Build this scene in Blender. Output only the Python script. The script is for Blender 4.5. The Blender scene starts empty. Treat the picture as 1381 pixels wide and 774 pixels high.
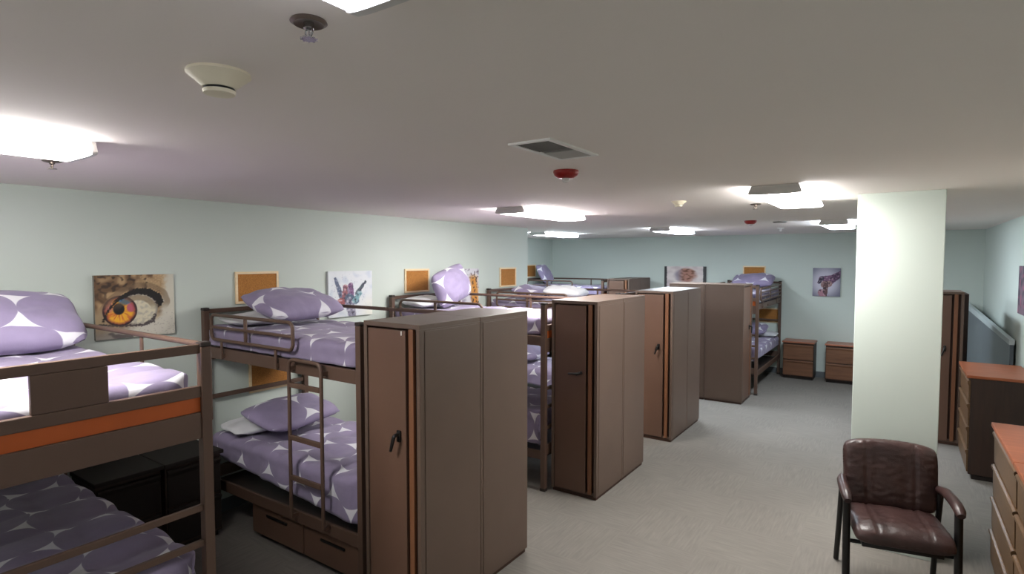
import bpy, bmesh, math, random
from math import pi, sin, cos, radians
from mathutils import Vector, Matrix, noise

C = bpy.context.scene
COL = C.collection
# ------------------------------------------------------------------ camera, world, exposure
cam_d = bpy.data.cameras.new('camera')
cam_d.sensor_width = 36.0
cam_d.lens = 763.24 / 1381 * 36.0
cam_d.clip_start = 0.05
cam = bpy.data.objects.new('camera', cam_d)
COL.objects.link(cam)
cam.location = (0, 0, 2.2)
cam.rotation_euler = (radians(90 - 2.729), 0, radians(34.437))
C.camera = cam

w = bpy.data.worlds.new('world')
C.world = w
w.use_nodes = True
w.node_tree.nodes['Background'].inputs[0].default_value = (0.6, 0.65, 0.7, 1)
w.node_tree.nodes['Background'].inputs[1].default_value = 0.05
C.view_settings.view_transform = 'Standard'
C.view_settings.look = 'None'
C.view_settings.gamma = 1.0
C.view_settings.use_curve_mapping = False
C.view_settings.exposure = 0.1
LAMP = 50.0            # radiance of the fluorescent lenses

# ------------------------------------------------------------------ room dimensions
HC = 2.70              # ceiling
XL, XR = -4.84, 1.13   # left wall, right wall
YB, YF = -2.2, 11.95   # wall behind the camera, far wall
XA, YA = -7.0, 7.49    # recess: its left wall, and where it starts

# ------------------------------------------------------------------ materials
def lin(c):
    return tuple(((v / 255) / 12.92 if v / 255 <= .04045 else ((v / 255 + .055) / 1.055) ** 2.4) for v in c)

class NT:
    """small helper around a node tree"""
    def __init__(s, name):
        s.m = bpy.data.materials.new(name)
        s.m.use_nodes = True
        s.t = s.m.node_tree
        s.b = s.t.nodes['Principled BSDF']
    def n(s, kind, **kw):
        nd = s.t.nodes.new(kind)
        for k, v in kw.items():
            setattr(nd, k, v)
        return nd
    def l(s, a, b):
        s.t.links.new(a, b)
    def setc(s, rgb):
        s.b.inputs['Base Color'].default_value = (*rgb, 1)
    def noise(s, scale, detail=3, coord='Object', rough=.5):
        tc = s.n('ShaderNodeTexCoord')
        nz = s.n('ShaderNodeTexNoise')
        nz.inputs['Scale'].default_value = scale
        nz.inputs['Detail'].default_value = detail
        nz.inputs['Roughness'].default_value = rough
        s.l(tc.outputs[coord], nz.inputs['Vector'])
        return nz, tc
    def ramp(s, fac, stops):
        r = s.n('ShaderNodeValToRGB')
        while len(r.color_ramp.elements) < len(stops):
            r.color_ramp.elements.new(.5)
        for e, (p, c) in zip(r.color_ramp.elements, stops):
            e.position = p
            e.color = (*c, 1)
        s.l(fac, r.inputs['Fac'])
        return r
    def bump(s, fac, strength, dist=.01):
        b = s.n('ShaderNodeBump')
        b.inputs['Strength'].default_value = strength
        b.inputs['Distance'].default_value = dist
        s.l(fac, b.inputs['Height'])
        s.l(b.outputs['Normal'], s.b.inputs['Normal'])

def mat_paint(name, rgb, rough=.6, var=.04, scale=2.0, bump=.05, bscale=120, metal=0.0, spec=.5):
    k = NT(name)
    a = lin(rgb)
    nz, tc = k.noise(scale)
    r = k.ramp(nz.outputs['Fac'], [(.3, tuple(v * (1 - var) for v in a)), (.7, tuple(min(1, v * (1 + var)) for v in a))])
    k.l(r.outputs['Color'], k.b.inputs['Base Color'])
    k.b.inputs['Roughness'].default_value = rough
    k.b.inputs['Metallic'].default_value = metal
    k.b.inputs['Specular IOR Level'].default_value = spec
    if bump:
        n2 = k.n('ShaderNodeTexNoise')
        n2.inputs['Scale'].default_value = bscale
        n2.inputs['Detail'].default_value = 2
        k.l(tc.outputs['Object'], n2.inputs['Vector'])
        k.bump(n2.outputs['Fac'], bump, .004)
    return k.m

def mat_wood(name, dark, light, rough=.4, axis='Y', spec=.5):
    k = NT(name)
    tc = k.n('ShaderNodeTexCoord')
    mp = k.n('ShaderNodeMapping')
    sc = {'X': (1.2, 14, 14), 'Y': (14, 1.2, 14), 'Z': (14, 14, 1.2)}[axis]
    mp.inputs['Scale'].default_value = sc
    k.l(tc.outputs['Object'], mp.inputs['Vector'])
    nz = k.n('ShaderNodeTexNoise')
    nz.inputs['Scale'].default_value = 2.2
    nz.inputs['Detail'].default_value = 5
    nz.inputs['Distortion'].default_value = .6
    k.l(mp.outputs['Vector'], nz.inputs['Vector'])
    r = k.ramp(nz.outputs['Fac'], [(.3, lin(dark)), (.7, lin(light))])
    k.l(r.outputs['Color'], k.b.inputs['Base Color'])
    k.b.inputs['Roughness'].default_value = rough
    k.b.inputs['Specular IOR Level'].default_value = spec
    k.bump(nz.outputs['Fac'], .06, .003)
    return k.m

def mat_emit(name, rgb, strength):
    k = NT(name)
    k.setc((.8, .8, .8))
    k.b.inputs['Emission Color'].default_value = (*rgb, 1)
    k.b.inputs['Emission Strength'].default_value = strength
    return k.m

def mat_dots(name, purple, white, sx, sy, R, rough=.75, weave=900):
    """large ovals packed in staggered rows; the gaps between them stay white"""
    k = NT(name)
    tc = k.n('ShaderNodeTexCoord')
    nz = k.n('ShaderNodeTexNoise')
    nz.inputs['Scale'].default_value = 3.0
    k.l(tc.outputs['UV'], nz.inputs['Vector'])
    mixv = k.n('ShaderNodeVectorMath', operation='MULTIPLY_ADD')
    mixv.inputs[1].default_value = (.03, .03, 0)
    k.l(nz.outputs['Color'], mixv.inputs[0])
    k.l(tc.outputs['UV'], mixv.inputs[2])
    sc = k.n('ShaderNodeVectorMath', operation='MULTIPLY')
    sc.inputs[1].default_value = (1 / sx, 1 / sy, 0)
    k.l(mixv.outputs[0], sc.inputs[0])
    h = math.sqrt(3) / 2
    ds = []
    for off in ((0, 0, 0), (.5, h, 0)):
        ad = k.n('ShaderNodeVectorMath', operation='ADD')
        ad.inputs[1].default_value = off
        k.l(sc.outputs[0], ad.inputs[0])
        wr = k.n('ShaderNodeVectorMath', operation='WRAP')
        wr.inputs[1].default_value = (.5, h, .5)
        wr.inputs[2].default_value = (-.5, -h, -.5)
        k.l(ad.outputs[0], wr.inputs[0])
        le = k.n('ShaderNodeVectorMath', operation='LENGTH')
        k.l(wr.outputs[0], le.inputs[0])
        ds.append(le.outputs['Value'])
    mn = k.n('ShaderNodeMath', operation='MINIMUM')
    k.l(ds[0], mn.inputs[0]); k.l(ds[1], mn.inputs[1])
    mr = k.n('ShaderNodeMapRange')
    mr.inputs['From Min'].default_value = R - .006
    mr.inputs['From Max'].default_value = R + .006
    k.l(mn.outputs[0], mr.inputs['Value'])
    n3 = k.n('ShaderNodeTexNoise')
    n3.inputs['Scale'].default_value = 6
    k.l(tc.outputs['UV'], n3.inputs['Vector'])
    a = lin(purple)
    r = k.ramp(n3.outputs['Fac'], [(.3, tuple(v * .9 for v in a)), (.7, tuple(v * 1.1 for v in a))])
    mx = k.n('ShaderNodeMix', data_type='RGBA')
    k.l(mr.outputs['Result'], mx.inputs['Factor'])
    k.l(r.outputs['Color'], mx.inputs[6])
    mx.inputs[7].default_value = (*lin(white), 1)
    k.l(mx.outputs[2], k.b.inputs['Base Color'])
    k.b.inputs['Roughness'].default_value = rough
    k.b.inputs['Sheen Weight'].default_value = .15
    n4 = k.n('ShaderNodeTexNoise')
    n4.inputs['Scale'].default_value = 22
    n4.inputs['Detail'].default_value = 4
    k.l(tc.outputs['UV'], n4.inputs['Vector'])
    k.bump(n4.outputs['Fac'], .25, .012)
    return k.m

def mat_attr(name, rough=.6):
    k = NT(name)
    at = k.n('ShaderNodeAttribute')
    at.attribute_name = 'paint'
    nz, tc = k.noise(400, 2)
    k.l(at.outputs['Color'], k.b.inputs['Base Color'])
    k.b.inputs['Roughness'].default_value = rough
    k.bump(nz.outputs['Fac'], .05, .002)
    return k.m

def mat_carpet():
    k = NT('carpet')
    tc = k.n('ShaderNodeTexCoord')
    ck = k.n('ShaderNodeTexChecker')
    ck.inputs['Scale'].default_value = 1 / .6
    k.l(tc.outputs['Object'], ck.inputs['Vector'])
    def streak(sc):
        mp = k.n('ShaderNodeMapping')
        mp.inputs['Scale'].default_value = sc
        k.l(tc.outputs['Object'], mp.inputs['Vector'])
        nz = k.n('ShaderNodeTexNoise')
        nz.inputs['Scale'].default_value = 1
        nz.inputs['Detail'].default_value = 4
        k.l(mp.outputs['Vector'], nz.inputs['Vector'])
        return nz.outputs['Fac']
    mx = k.n('ShaderNodeMix', data_type='FLOAT')
    k.l(ck.outputs['Fac'], mx.inputs[0])
    k.l(streak((60, 5, 1)), mx.inputs[2])
    k.l(streak((5, 60, 1)), mx.inputs[3])
    n2 = k.n('ShaderNodeTexNoise')
    n2.inputs['Scale'].default_value = 1.3
    n2.inputs['Detail'].default_value = 3
    k.l(tc.outputs['Object'], n2.inputs['Vector'])
    ad = k.n('ShaderNodeMath', operation='MULTIPLY_ADD')
    ad.inputs[1].default_value = .5
    k.l(n2.outputs['Fac'], ad.inputs[0])
    k.l(mx.outputs[0], ad.inputs[2])
    r = k.ramp(ad.outputs[0], [(.45, lin((121, 116, 110))), (1.0, lin((136, 131, 124)))])
    k.l(r.outputs['Color'], k.b.inputs['Base Color'])
    k.b.inputs['Roughness'].default_value = .95
    k.b.inputs['Specular IOR Level'].default_value = .1
    n3 = k.n('ShaderNodeTexNoise')
    n3.inputs['Scale'].default_value = 260
    k.l(tc.outputs['Object'], n3.inputs['Vector'])
    k.bump(n3.outputs['Fac'], .5, .006)
    return k.m

def mat_cork():
    k = NT('cork')
    nz, tc = k.noise(160, 4)
    r = k.ramp(nz.outputs['Fac'], [(.3, lin((150, 98, 45))), (.7, lin((192, 132, 66)))])
    k.l(r.outputs['Color'], k.b.inputs['Base Color'])
    k.b.inputs['Roughness'].default_value = .9
    k.bump(nz.outputs['Fac'], .3, .003)
    return k.m

def mat_leather():
    k = NT('leather')
    tc = k.n('ShaderNodeTexCoord')
    vo = k.n('ShaderNodeTexVoronoi')
    vo.inputs['Scale'].default_value = 140
    k.l(tc.outputs['Object'], vo.inputs['Vector'])
    nz = k.n('ShaderNodeTexNoise')
    nz.inputs['Scale'].default_value = 7
    nz.inputs['Detail'].default_value = 4
    k.l(tc.outputs['Object'], nz.inputs['Vector'])
    r = k.ramp(nz.outputs['Fac'], [(.3, lin((48, 32, 31))), (.7, lin((66, 45, 42)))])
    k.l(r.outputs['Color'], k.b.inputs['Base Color'])
    k.b.inputs['Roughness'].default_value = .36
    ad = k.n('ShaderNodeMath', operation='MULTIPLY_ADD')
    ad.inputs[1].default_value = .12
    k.l(vo.outputs['Distance'], ad.inputs[0]); k.l(nz.outputs['Fac'], ad.inputs[2])
    k.bump(ad.outputs[0], .35, .012)
    return k.m

M = dict(
    wall=mat_paint('wall_paint', (203, 212, 204), .7, .015, .8, .06, 90),
    ceil=mat_paint('ceiling_paint', (244, 236, 231), .85, .02, .6, .08, 60),
    carpet=mat_carpet(),
    base=mat_paint('cove_base', (92, 96, 98), .6, .05),
    steel=mat_paint('brown_steel', (92, 70, 58), .5, .05, 3, .08, 200),
    steel_dk=mat_paint('dark_cap', (46, 36, 32), .5, .05),
    orange=mat_paint('lit_orange_brown', (176, 82, 22), .5, .06, 4),  # brown foot end with its orange lighting put into the colour
    laminate=mat_paint('brown_laminate', (98, 80, 69), .45, .05, 2.5, .05, 150),
    door=mat_paint('brown_door', (102, 76, 62), .42, .05, 2.5, .05, 150),
    lam_in=mat_paint('dark_recess', (60, 36, 24), .6, .05),
    stile=mat_paint('lit_brown_edge', (122, 80, 54), .45, .05),  # brown stile, the orange light on it mixed into the colour
    black=mat_paint('black_plastic', (18, 17, 17), .35, .05, 5, 0),
    purple=mat_dots('comforter_print', (142, 130, 158), (232, 230, 236), .38, .35, .505),
    purple_p=mat_dots('pillow_print', (142, 130, 160), (232, 230, 236), .50, .42, .506),
    white=mat_paint('white_cotton', (222, 222, 224), .8, .03, 5, .3, 40),
    cork=mat_cork(),
    pine=mat_wood('pale_frame', (236, 208, 166), (246, 224, 186), .5, 'X'),
    cherry=mat_wood('cherry_top', (140, 74, 44), (160, 90, 56), .35, 'Y'),
    drawer=mat_wood('drawer_front', (88, 64, 42), (104, 78, 52), .4, 'Y'),
    drawer_x=mat_wood('drawer_front_x', (104, 70, 50), (124, 86, 62), .4, 'X'),
    cherry_x=mat_wood('cherry_top_x', (150, 92, 68), (172, 108, 80), .35, 'X'),
    carcass=mat_wood('carcass', (46, 30, 23), (58, 38, 29), .5, 'Z'),
    plinth_shade=mat_paint('dark_plinth_and_shade', (30, 20, 15), .7, .05),  # dark plinths; also the painted shade of the nightstands between the bunks
    leather=mat_leather(),
    chrome=mat_paint('chrome', (190, 190, 192), .18, .02, 5, 0, metal=1.0),
    cream=mat_paint('cream_plastic', (238, 229, 205), .45, .03),
    grey_pl=mat_paint('grey_end_cap', (214, 212, 210), .5, .03),
    whitem=mat_paint('white_metal', (244, 243, 240), .5, .03),
    grille=mat_paint('grille', (124, 121, 118), .6, .05),
    louvre=mat_paint('louvre', (186, 184, 180), .6, .03),
    red=mat_paint('red_plastic', (150, 22, 20), .35, .04),
    lensc=mat_paint('strobe_lens', (225, 222, 220), .15, .02, 5, 0),
    brass=mat_paint('sprinkler_metal', (120, 108, 100), .35, .05, 5, 0, metal=.8),
    part=mat_paint('partition_grey', (92, 100, 108), .35, .12, 1.2),
    cap=mat_paint('partition_cap', (196, 206, 208), .4, .03),
    paint=mat_attr('canvas_print'),
    lampA=mat_emit('fluorescent_lens', (1.0, .985, .96), LAMP),
    lampB=mat_emit('fluorescent_lens_cool', (.78, .89, 1.0), LAMP),
    lampC=mat_emit('fluorescent_lens_dim', (.86, .86, 1.0), LAMP * .14),
)

# ------------------------------------------------------------------ mesh helpers
class MB:
    def __init__(s):
        s.b = bmesh.new()
    def box(s, x0, x1, y0, y1, z0, z1, bev=.0, seg=2, mtx=None):
        t = bmesh.new()
        bmesh.ops.create_cube(t, size=1)
        for v in t.verts:
            v.co = Vector(((x0 + x1) / 2 + v.co.x * (x1 - x0), (y0 + y1) / 2 + v.co.y * (y1 - y0), (z0 + z1) / 2 + v.co.z * (z1 - z0)))
        if bev:
            bmesh.ops.bevel(t, geom=t.edges[:], offset=bev, segments=seg, profile=.5, affect='EDGES')
        if mtx is not None:
            t.transform(mtx)
        s.add(t)
        return s
    def add(s, t):
        me = bpy.data.meshes.new('tmp')
        t.to_mesh(me); t.free()
        s.b.from_mesh(me)
        bpy.data.meshes.remove(me)
    def tube(s, pts, r, n=10, closed=False, caps=True):
        pts = [Vector(p) for p in pts]
        N = len(pts)
        rings = []
        up = None
        for i, p in enumerate(pts):
            if closed:
                d = (pts[(i + 1) % N] - pts[i - 1]).normalized()
            else:
                d = (pts[min(i + 1, N - 1)] - pts[max(i - 1, 0)]).normalized()
            if up is None:
                a = Vector((0, 0, 1)) if abs(d.z) < .9 else Vector((1, 0, 0))
                up = (a - d * a.dot(d)).normalized()
            else:
                up = (up - d * up.dot(d)).normalized()
            sd = d.cross(up)
            rr = r[i] if isinstance(r, (list, tuple)) else r
            rings.append([s.b.verts.new(p + (up * cos(2 * pi * k / n) + sd * sin(2 * pi * k / n)) * rr) for k in range(n)])
        for i in range(N if closed else N - 1):
            a, b = rings[i], rings[(i + 1) % N]
            for k in range(n):
                s.b.faces.new((a[k], a[(k + 1) % n], b[(k + 1) % n], b[k]))
        if caps and not closed:
            s.b.faces.new(rings[0][::-1]); s.b.faces.new(rings[-1])
        return s
    def lathe(s, prof, n=32, c=(0, 0, 0)):
        rings = []
        for r, z in prof:
            if r < 1e-5:
                rings.append([s.b.verts.new((c[0], c[1], c[2] + z))])
            else:
                rings.append([s.b.verts.new((c[0] + r * cos(2 * pi * k / n), c[1] + r * sin(2 * pi * k / n), c[2] + z)) for k in range(n)])
        for a, b in zip(rings, rings[1:]):
            for k in range(n):
                k2 = (k + 1) % n
                if len(a) == 1 and len(b) == 1: continue
                if len(a) == 1: s.b.faces.new((a[0], b[k], b[k2]))
                elif len(b) == 1: s.b.faces.new((a[k], b[0], a[k2]))
                else: s.b.faces.new((a[k], b[k], b[k2], a[k2]))
        return s
    def obj(s, name, mat, parent=None, smooth=False, loc=None):
        me = bpy.data.meshes.new(name)
        bmesh.ops.recalc_face_normals(s.b, faces=s.b.faces[:])
        s.b.to_mesh(me); s.b.free()
        me.materials.append(M[mat] if isinstance(mat, str) else mat)
        if smooth:
            for p in me.polygons: p.use_smooth = True
            try: me.set_sharp_from_angle(angle=radians(40))
            except Exception: pass
        o = bpy.data.objects.new(name, me)
        COL.objects.link(o)
        if parent: o.parent = parent
        if loc: o.location = loc
        return o

def sgn(v): return -1 if v < 0 else 1

def fillet(pts, r, seg=5):
    pts = [Vector(p) for p in pts]
    out = [pts[0]]
    for a, b, c in zip(pts, pts[1:], pts[2:]):
        d1 = (a - b).normalized(); d2 = (c - b).normalized()
        rr = min(r, (a - b).length * .49, (c - b).length * .49)
        p0 = b + d1 * rr; p1 = b + d2 * rr
        for i in range(seg + 1):
            t = i / seg
            out.append((1 - t) ** 2 * p0 + 2 * t * (1 - t) * b + t * t * p1)
    out.append(pts[-1])
    return out

def rrect(x0, x1, z0, z1, y, r, seg=5):
    out = []
    for cx, cz, a0 in ((x1 - r, z1 - r, 0), (x0 + r, z1 - r, 90), (x0 + r, z0 + r, 180), (x1 - r, z0 + r, 270)):
        for i in range(seg + 1):
            a = radians(a0 + 90 * i / seg)
            out.append((cx + r * cos(a), y, cz + r * sin(a)))
    return out

def thing(name, label, cat, loc=(0, 0, 0), rz=0, group=None):
    o = bpy.data.objects.new(name, None)
    o.empty_display_size = .1
    COL.objects.link(o)
    o.location = loc
    o.rotation_euler = (0, 0, rz)
    return tag(o, label, cat, group)

def tag(o, label, cat, group=None):
    o['label'] = label; o['category'] = cat
    if group: o['group'] = group
    return o

def dup(root, loc, rz=0, label=None, group=None):
    """copy of a thing with copies of its parts and sub-parts"""
    r = root.copy(); COL.objects.link(r)
    r.location = loc; r.rotation_euler = (0, 0, rz)
    if label: r['label'] = label
    if group: r['group'] = group
    for ch in list(root.children):
        c = ch.copy(); COL.objects.link(c); c.parent = r
        for g in list(ch.children):
            d = g.copy(); COL.objects.link(d); d.parent = c
    return r

def struct(name, mb, mat):
    o = mb.obj(name, mat)
    o['kind'] = 'structure'
    return o

# ------------------------------------------------------------------ room shell
T = .12
m = MB(); m.box(XL - T, XR + T, YB - T, YF + T, -.1, 0); m.box(XA - T, XL - T, YA - T, YF + T, -.1, 0); struct('floor', m, 'carpet')
m = MB(); m.box(XL - T, XR + T, YB - T, YF + T, HC, HC + .1); m.box(XA - T, XL - T, YA - T, YF + T, HC, HC + .1); struct('ceiling', m, 'ceil')
struct('wall_left', MB().box(XL - T, XL, YB - T, YA, 0, HC), 'wall')
struct('wall_recess_near', MB().box(XA - T, XL - T, YA - T, YA, 0, HC), 'wall')
struct('wall_recess_left', MB().box(XA - T, XA, YA, YF + T, 0, HC), 'wall')
struct('wall_far', MB().box(XA, XR + T, YF, YF + T, 0, HC), 'wall')
struct('wall_right', MB().box(XR, XR + T, YB - T, YF, 0, HC), 'wall')
struct('wall_back', MB().box(XL, XR, YB - T, YB, 0, HC), 'wall')
PX0, PX1, PY0, PY1 = -.279, .257, 5.05, 5.54
struct('wall_pillar', MB().box(PX0, PX1, PY0, PY1, 0, HC, .004), 'wall')
bt, bh = .008, .11
struct('baseboard_far', MB().box(XA + bt, XR - bt, YF - bt, YF, 0, bh), 'base')
struct('baseboard_right', MB().box(XR - bt, XR, YB, YF - bt, 0, bh), 'base')
struct('baseboard_left', MB().box(XL, XL + bt, YB, YA - .001, 0, bh), 'base')
struct('baseboard_recess', MB().box(XA, XA + bt, YA, YF - bt, 0, bh), 'base')

# grey half-height panel with a pale cap standing along the right wall
def skew_panel(z_of, t0, t1, zlo=None):
    """vertical slab between (.93, 11.9) and (1.10, 8.62); z_of(end) gives top"""
    b = MB()
    A = Vector((.93, 11.9)); B = Vector((1.09, 8.62))
    d = (B - A).normalized(); nrm = Vector((d.y, -d.x))
    vs = []
    for P, e in ((A, 0), (B, 1)):
        for off in (t0, t1):
            q = P + nrm * off
            zt = z_of(e)
            zl = 0 if zlo is None else zlo(e)
            vs.append((b.b.verts.new((q.x, q.y, zl)), b.b.verts.new((q.x, q.y, zt))))
    (a0, a1), (c0, c1), (d0, d1), (e0, e1) = vs
    for f in ((a0, c0, c1, a1), (d0, d1, e1, e0), (a0, a1, d1, d0), (c0, e0, e1, c1), (a1, c1, e1, d1), (a0, d0, e0, c0)):
        b.b.faces.new(f)
    return b
pt = thing('partition', 'dark grey half-height partition with a pale cap along the right wall', 'partition', (0, 0, 0))
skew_panel(lambda e: 1.42 - .2 * e, -.015, .02).obj('panel', 'part', pt)
skew_panel(lambda e: 1.50 - .22 * e, -.022, .028, lambda e: 1.42 - .2 * e).obj('cap', 'cap', pt)

# ------------------------------------------------------------------ ceiling lights
def ceiling_light():
    t = thing('ceiling_light', '', 'ceiling light')
    L, W = 1.26, .33
    MB().box(-W / 2 + .02, W / 2 - .02, -L / 2, L / 2, -.012, 0, .002).obj('housing', 'whitem', t)
    n = 10
    prof = [(-W / 2 + .022, -.0125), (-W / 2 + .006, -.038)] + [(-(W / 2 - .004) * sgn(cos(a * pi / n)) * abs(cos(a * pi / n)) ** .4, -.044 - .015 * sin(a * pi / n) ** .5) for a in range(n + 1)] + [(W / 2 - .006, -.038), (W / 2 - .022, -.0125)]
    b = bmesh.new()
    r0 = [b.verts.new((x, -L / 2 + .02, z)) for x, z in prof]
    r1 = [b.verts.new((x, L / 2 - .02, z)) for x, z in prof]
    for i in range(len(prof) - 1):
        b.faces.new((r0[i], r0[i + 1], r1[i + 1], r1[i]))
    b.faces.new(r0); b.faces.new(r1[::-1]); b.faces.new((r0[0], r1[0], r1[-1], r0[-1]))
    mb = MB(); mb.b = b
    mb.obj('lens', 'lampA', t)
    for s in (-1, 1):
        b = bmesh.new()
        p2 = [(x * 1.02, z * 1.03 if z < -.02 else -.001) for x, z in prof]
        ra = [b.verts.new((x, s * (L / 2 - .019), z)) for x, z in p2]
        rb = [b.verts.new((x, s * (L / 2), z)) for x, z in p2]
        for i in range(len(p2)):
            j = (i + 1) % len(p2)
            b.faces.new((ra[i], ra[j], rb[j], rb[i]))
        b.faces.new(ra); b.faces.new(rb[::-1])
        mb = MB(); mb.b = b
        mb.obj('end_cap', 'grey_pl', t)
    return t
cl = ceiling_light()
G = 'fluorescent ceiling lights'
lamps = [(-2.965, .37, 'long fluorescent ceiling light near the left edge, above the nearest bunk', 0),
         (-.675, .08, 'fluorescent ceiling light cut off by the top edge, beside the chrome sprinkler', 2),
         (-3.055, 5.04, 'fluorescent ceiling light above the second wardrobe pair, beyond the red strobe', 0),
         (-.705, 4.74, 'large fluorescent ceiling light just left of the pillar top', 0),
         (-5.33, 9.2, 'fluorescent ceiling light in the recess past the end of the left wall', 1),
         (-3.055, 9.08, 'small distant fluorescent ceiling light above the picture with dark ends', 1),
         (-.70, 8.75, 'small distant fluorescent ceiling light touching the pillar edge', 1)]
for i, (x, y, lab, cool) in enumerate(lamps):
    o = cl if i == 0 else dup(cl, (x, y, HC))
    o.location = (x, y, HC - .0005)
    o['label'] = lab; o['group'] = G
    if cool:
        for ch in o.children:
            if ch.name.startswith('lens'):
                ch.data = ch.data.copy(); ch.data.materials[0] = M['lampB' if cool == 1 else 'lampC']

# ------------------------------------------------------------------ ceiling devices
Z = HC
def smoke(name, label, x, y, s):
    t = thing(name, label, 'smoke detector', (x, y, Z))
    MB().lathe([(0, 0), (.082 * s, 0), (.084 * s, -.008 * s), (.066 * s, -.022 * s), (.046 * s, -.04 * s), (.043 * s, -.044 * s), (0, -.044 * s)], 36).obj('base', 'cream', t, True)
    MB().lathe([(0, -.0445 * s), (.040 * s, -.0445 * s), (.040 * s, -.050 * s), (0, -.050 * s)], 30).obj('sensor_slot', 'black', t, True)
    MB().lathe([(0, -.0505 * s), (.043 * s, -.0505 * s), (.041 * s, -.060 * s), (.03 * s, -.062 * s), (0, -.062 * s)], 30).obj('cover', 'cream', t, True)
smoke('smoke_detector', 'cream smoke detector on the ceiling near the top left', -1.515, .825, .95)
smoke('smoke_detector', 'small cream detector on the ceiling beyond the red strobe', -1.57, 4.8, .75)

def sprinkler(label, x, y, s, mat='brass', flange='brass'):
    t = thing('sprinkler_head', label, 'sprinkler', (x, y, Z), 0, 'ceiling sprinklers')
    MB().lathe([(0, 0), (.040 * s, 0), (.042 * s, -.004 * s), (.034 * s, -.009 * s), (.022 * s, -.004 * s), (0, -.004 * s)], 32).obj('flange', flange, t, True)
    b = MB().lathe([(0, -.0045 * s), (.012 * s, -.0045 * s), (.012 * s, -.018 * s), (.007 * s, -.022 * s), (0, -.022 * s)], 16)
    for sx in (-1, 1):
        b.tube([(sx * .010 * s, 0, -.018 * s), (sx * .013 * s, 0, -.028 * s), (sx * .004 * s, 0, -.040 * s)], .0025 * s, 8)
    b.tube([(0, 0, -.021 * s), (0, 0, -.04 * s)], .003 * s, 8)
    b.obj('nozzle', mat, t, True)
    d = MB().lathe([(0, -.0405 * s), (.016 * s, -.0405 * s), (.016 * s, -.043 * s), (0, -.043 * s)], 20)
    for k in range(10):
        a = 2 * pi * k / 10
        d.box(.014 * s, .02 * s, -.0025 * s, .0025 * s, -.0428 * s, -.0410 * s, mtx=Matrix.Rotation(a, 4, 'Z'))
    d.obj('deflector', mat, t)
sprinkler('chrome recessed sprinkler head beside the ceiling light cut off by the top edge', -1.035, .757, .9, 'chrome', 'brass')
sprinkler('small sprinkler head under the far end of the light by the left edge', -3.53, 1.06, 1.0)
sprinkler('tiny sprinkler head behind the ceiling light beside the pillar', -1.08, 5.42, 1.1)
sprinkler('tiny white sprinkler head beyond the grey ceiling disc', -1.56, 9.7, 1.2, 'whitem', 'whitem')

t = thing('air_vent', 'rectangular ceiling air vent with white frame, in front of the red strobe', 'air vent', (-1.298, 2.24, Z))
W2, L2 = .105, .225
b = MB()
for a in ((-W2, -W2 + .022, -L2, L2), (W2 - .022, W2, -L2, L2), (-W2 + .022, W2 - .022, -L2, -L2 + .022), (-W2 + .022, W2 - .022, L2 - .022, L2)):
    b.box(*a, -.008, -.0002)
b.obj('frame', 'whitem', t)
MB().box(-W2 + .022, W2 - .022, -L2 + .022, L2 - .022, -.0015, -.0003).obj('backing', 'grille', t)
b = MB()
for i in range(12):
    y = -L2 + .03 + i * .0165
    b.box(-W2 + .023, W2 - .023, y, y + .006, -.006, -.0016, mtx=None)
b.obj('louvre', 'grille', t)  # shaded half: louvres turned from the light, given a darker colour
b = MB()
for i in range(10):
    y = L2 - .185 + i * .0163
    b.box(-W2 + .023, W2 - .023, y, y + .0125, -.0065, -.0016)
b.obj('louvre', 'louvre', t)  # lit half: louvres facing the light, given a lighter colour

def strobe(label, x, y, s, lens):
    t = thing('fire_alarm_strobe', label, 'fire alarm', (x, y, Z), 0, 'red ceiling strobes')
    MB().lathe([(0, 0), (.074 * s, 0), (.076 * s, -.012 * s), (.068 * s, -.028 * s), (.045 * s, -.044 * s), (0, -.047 * s)], 36).obj('body', 'red', t, True)
    if lens:
        MB().lathe([(0, -.044 * s), (.024 * s, -.0455 * s), (.024 * s, -.055 * s), (.014 * s, -.068 * s), (0, -.071 * s)], 24).obj('lens', 'lensc', t, True)
strobe('round red fire alarm strobe on the ceiling just behind the vent', -1.56, 2.81, .95, True)
strobe('small distant red fire alarm strobe on the ceiling', -1.585, 7.67, 1.0, True)
t = thing('ceiling_speaker', 'small grey round ceiling disc just right of the distant red strobe', 'ceiling speaker', (-1.315, 8.11, Z))
MB().lathe([(0, 0), (.085, 0), (.085, -.008), (.07, -.014), (0, -.014)], 32).obj('rim', 'grille', t, True)
MB().lathe([(0, -.0145), (.06, -.0145), (.05, -.018), (0, -.018)], 28).obj('grille', 'grey_pl', t, True)

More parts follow.
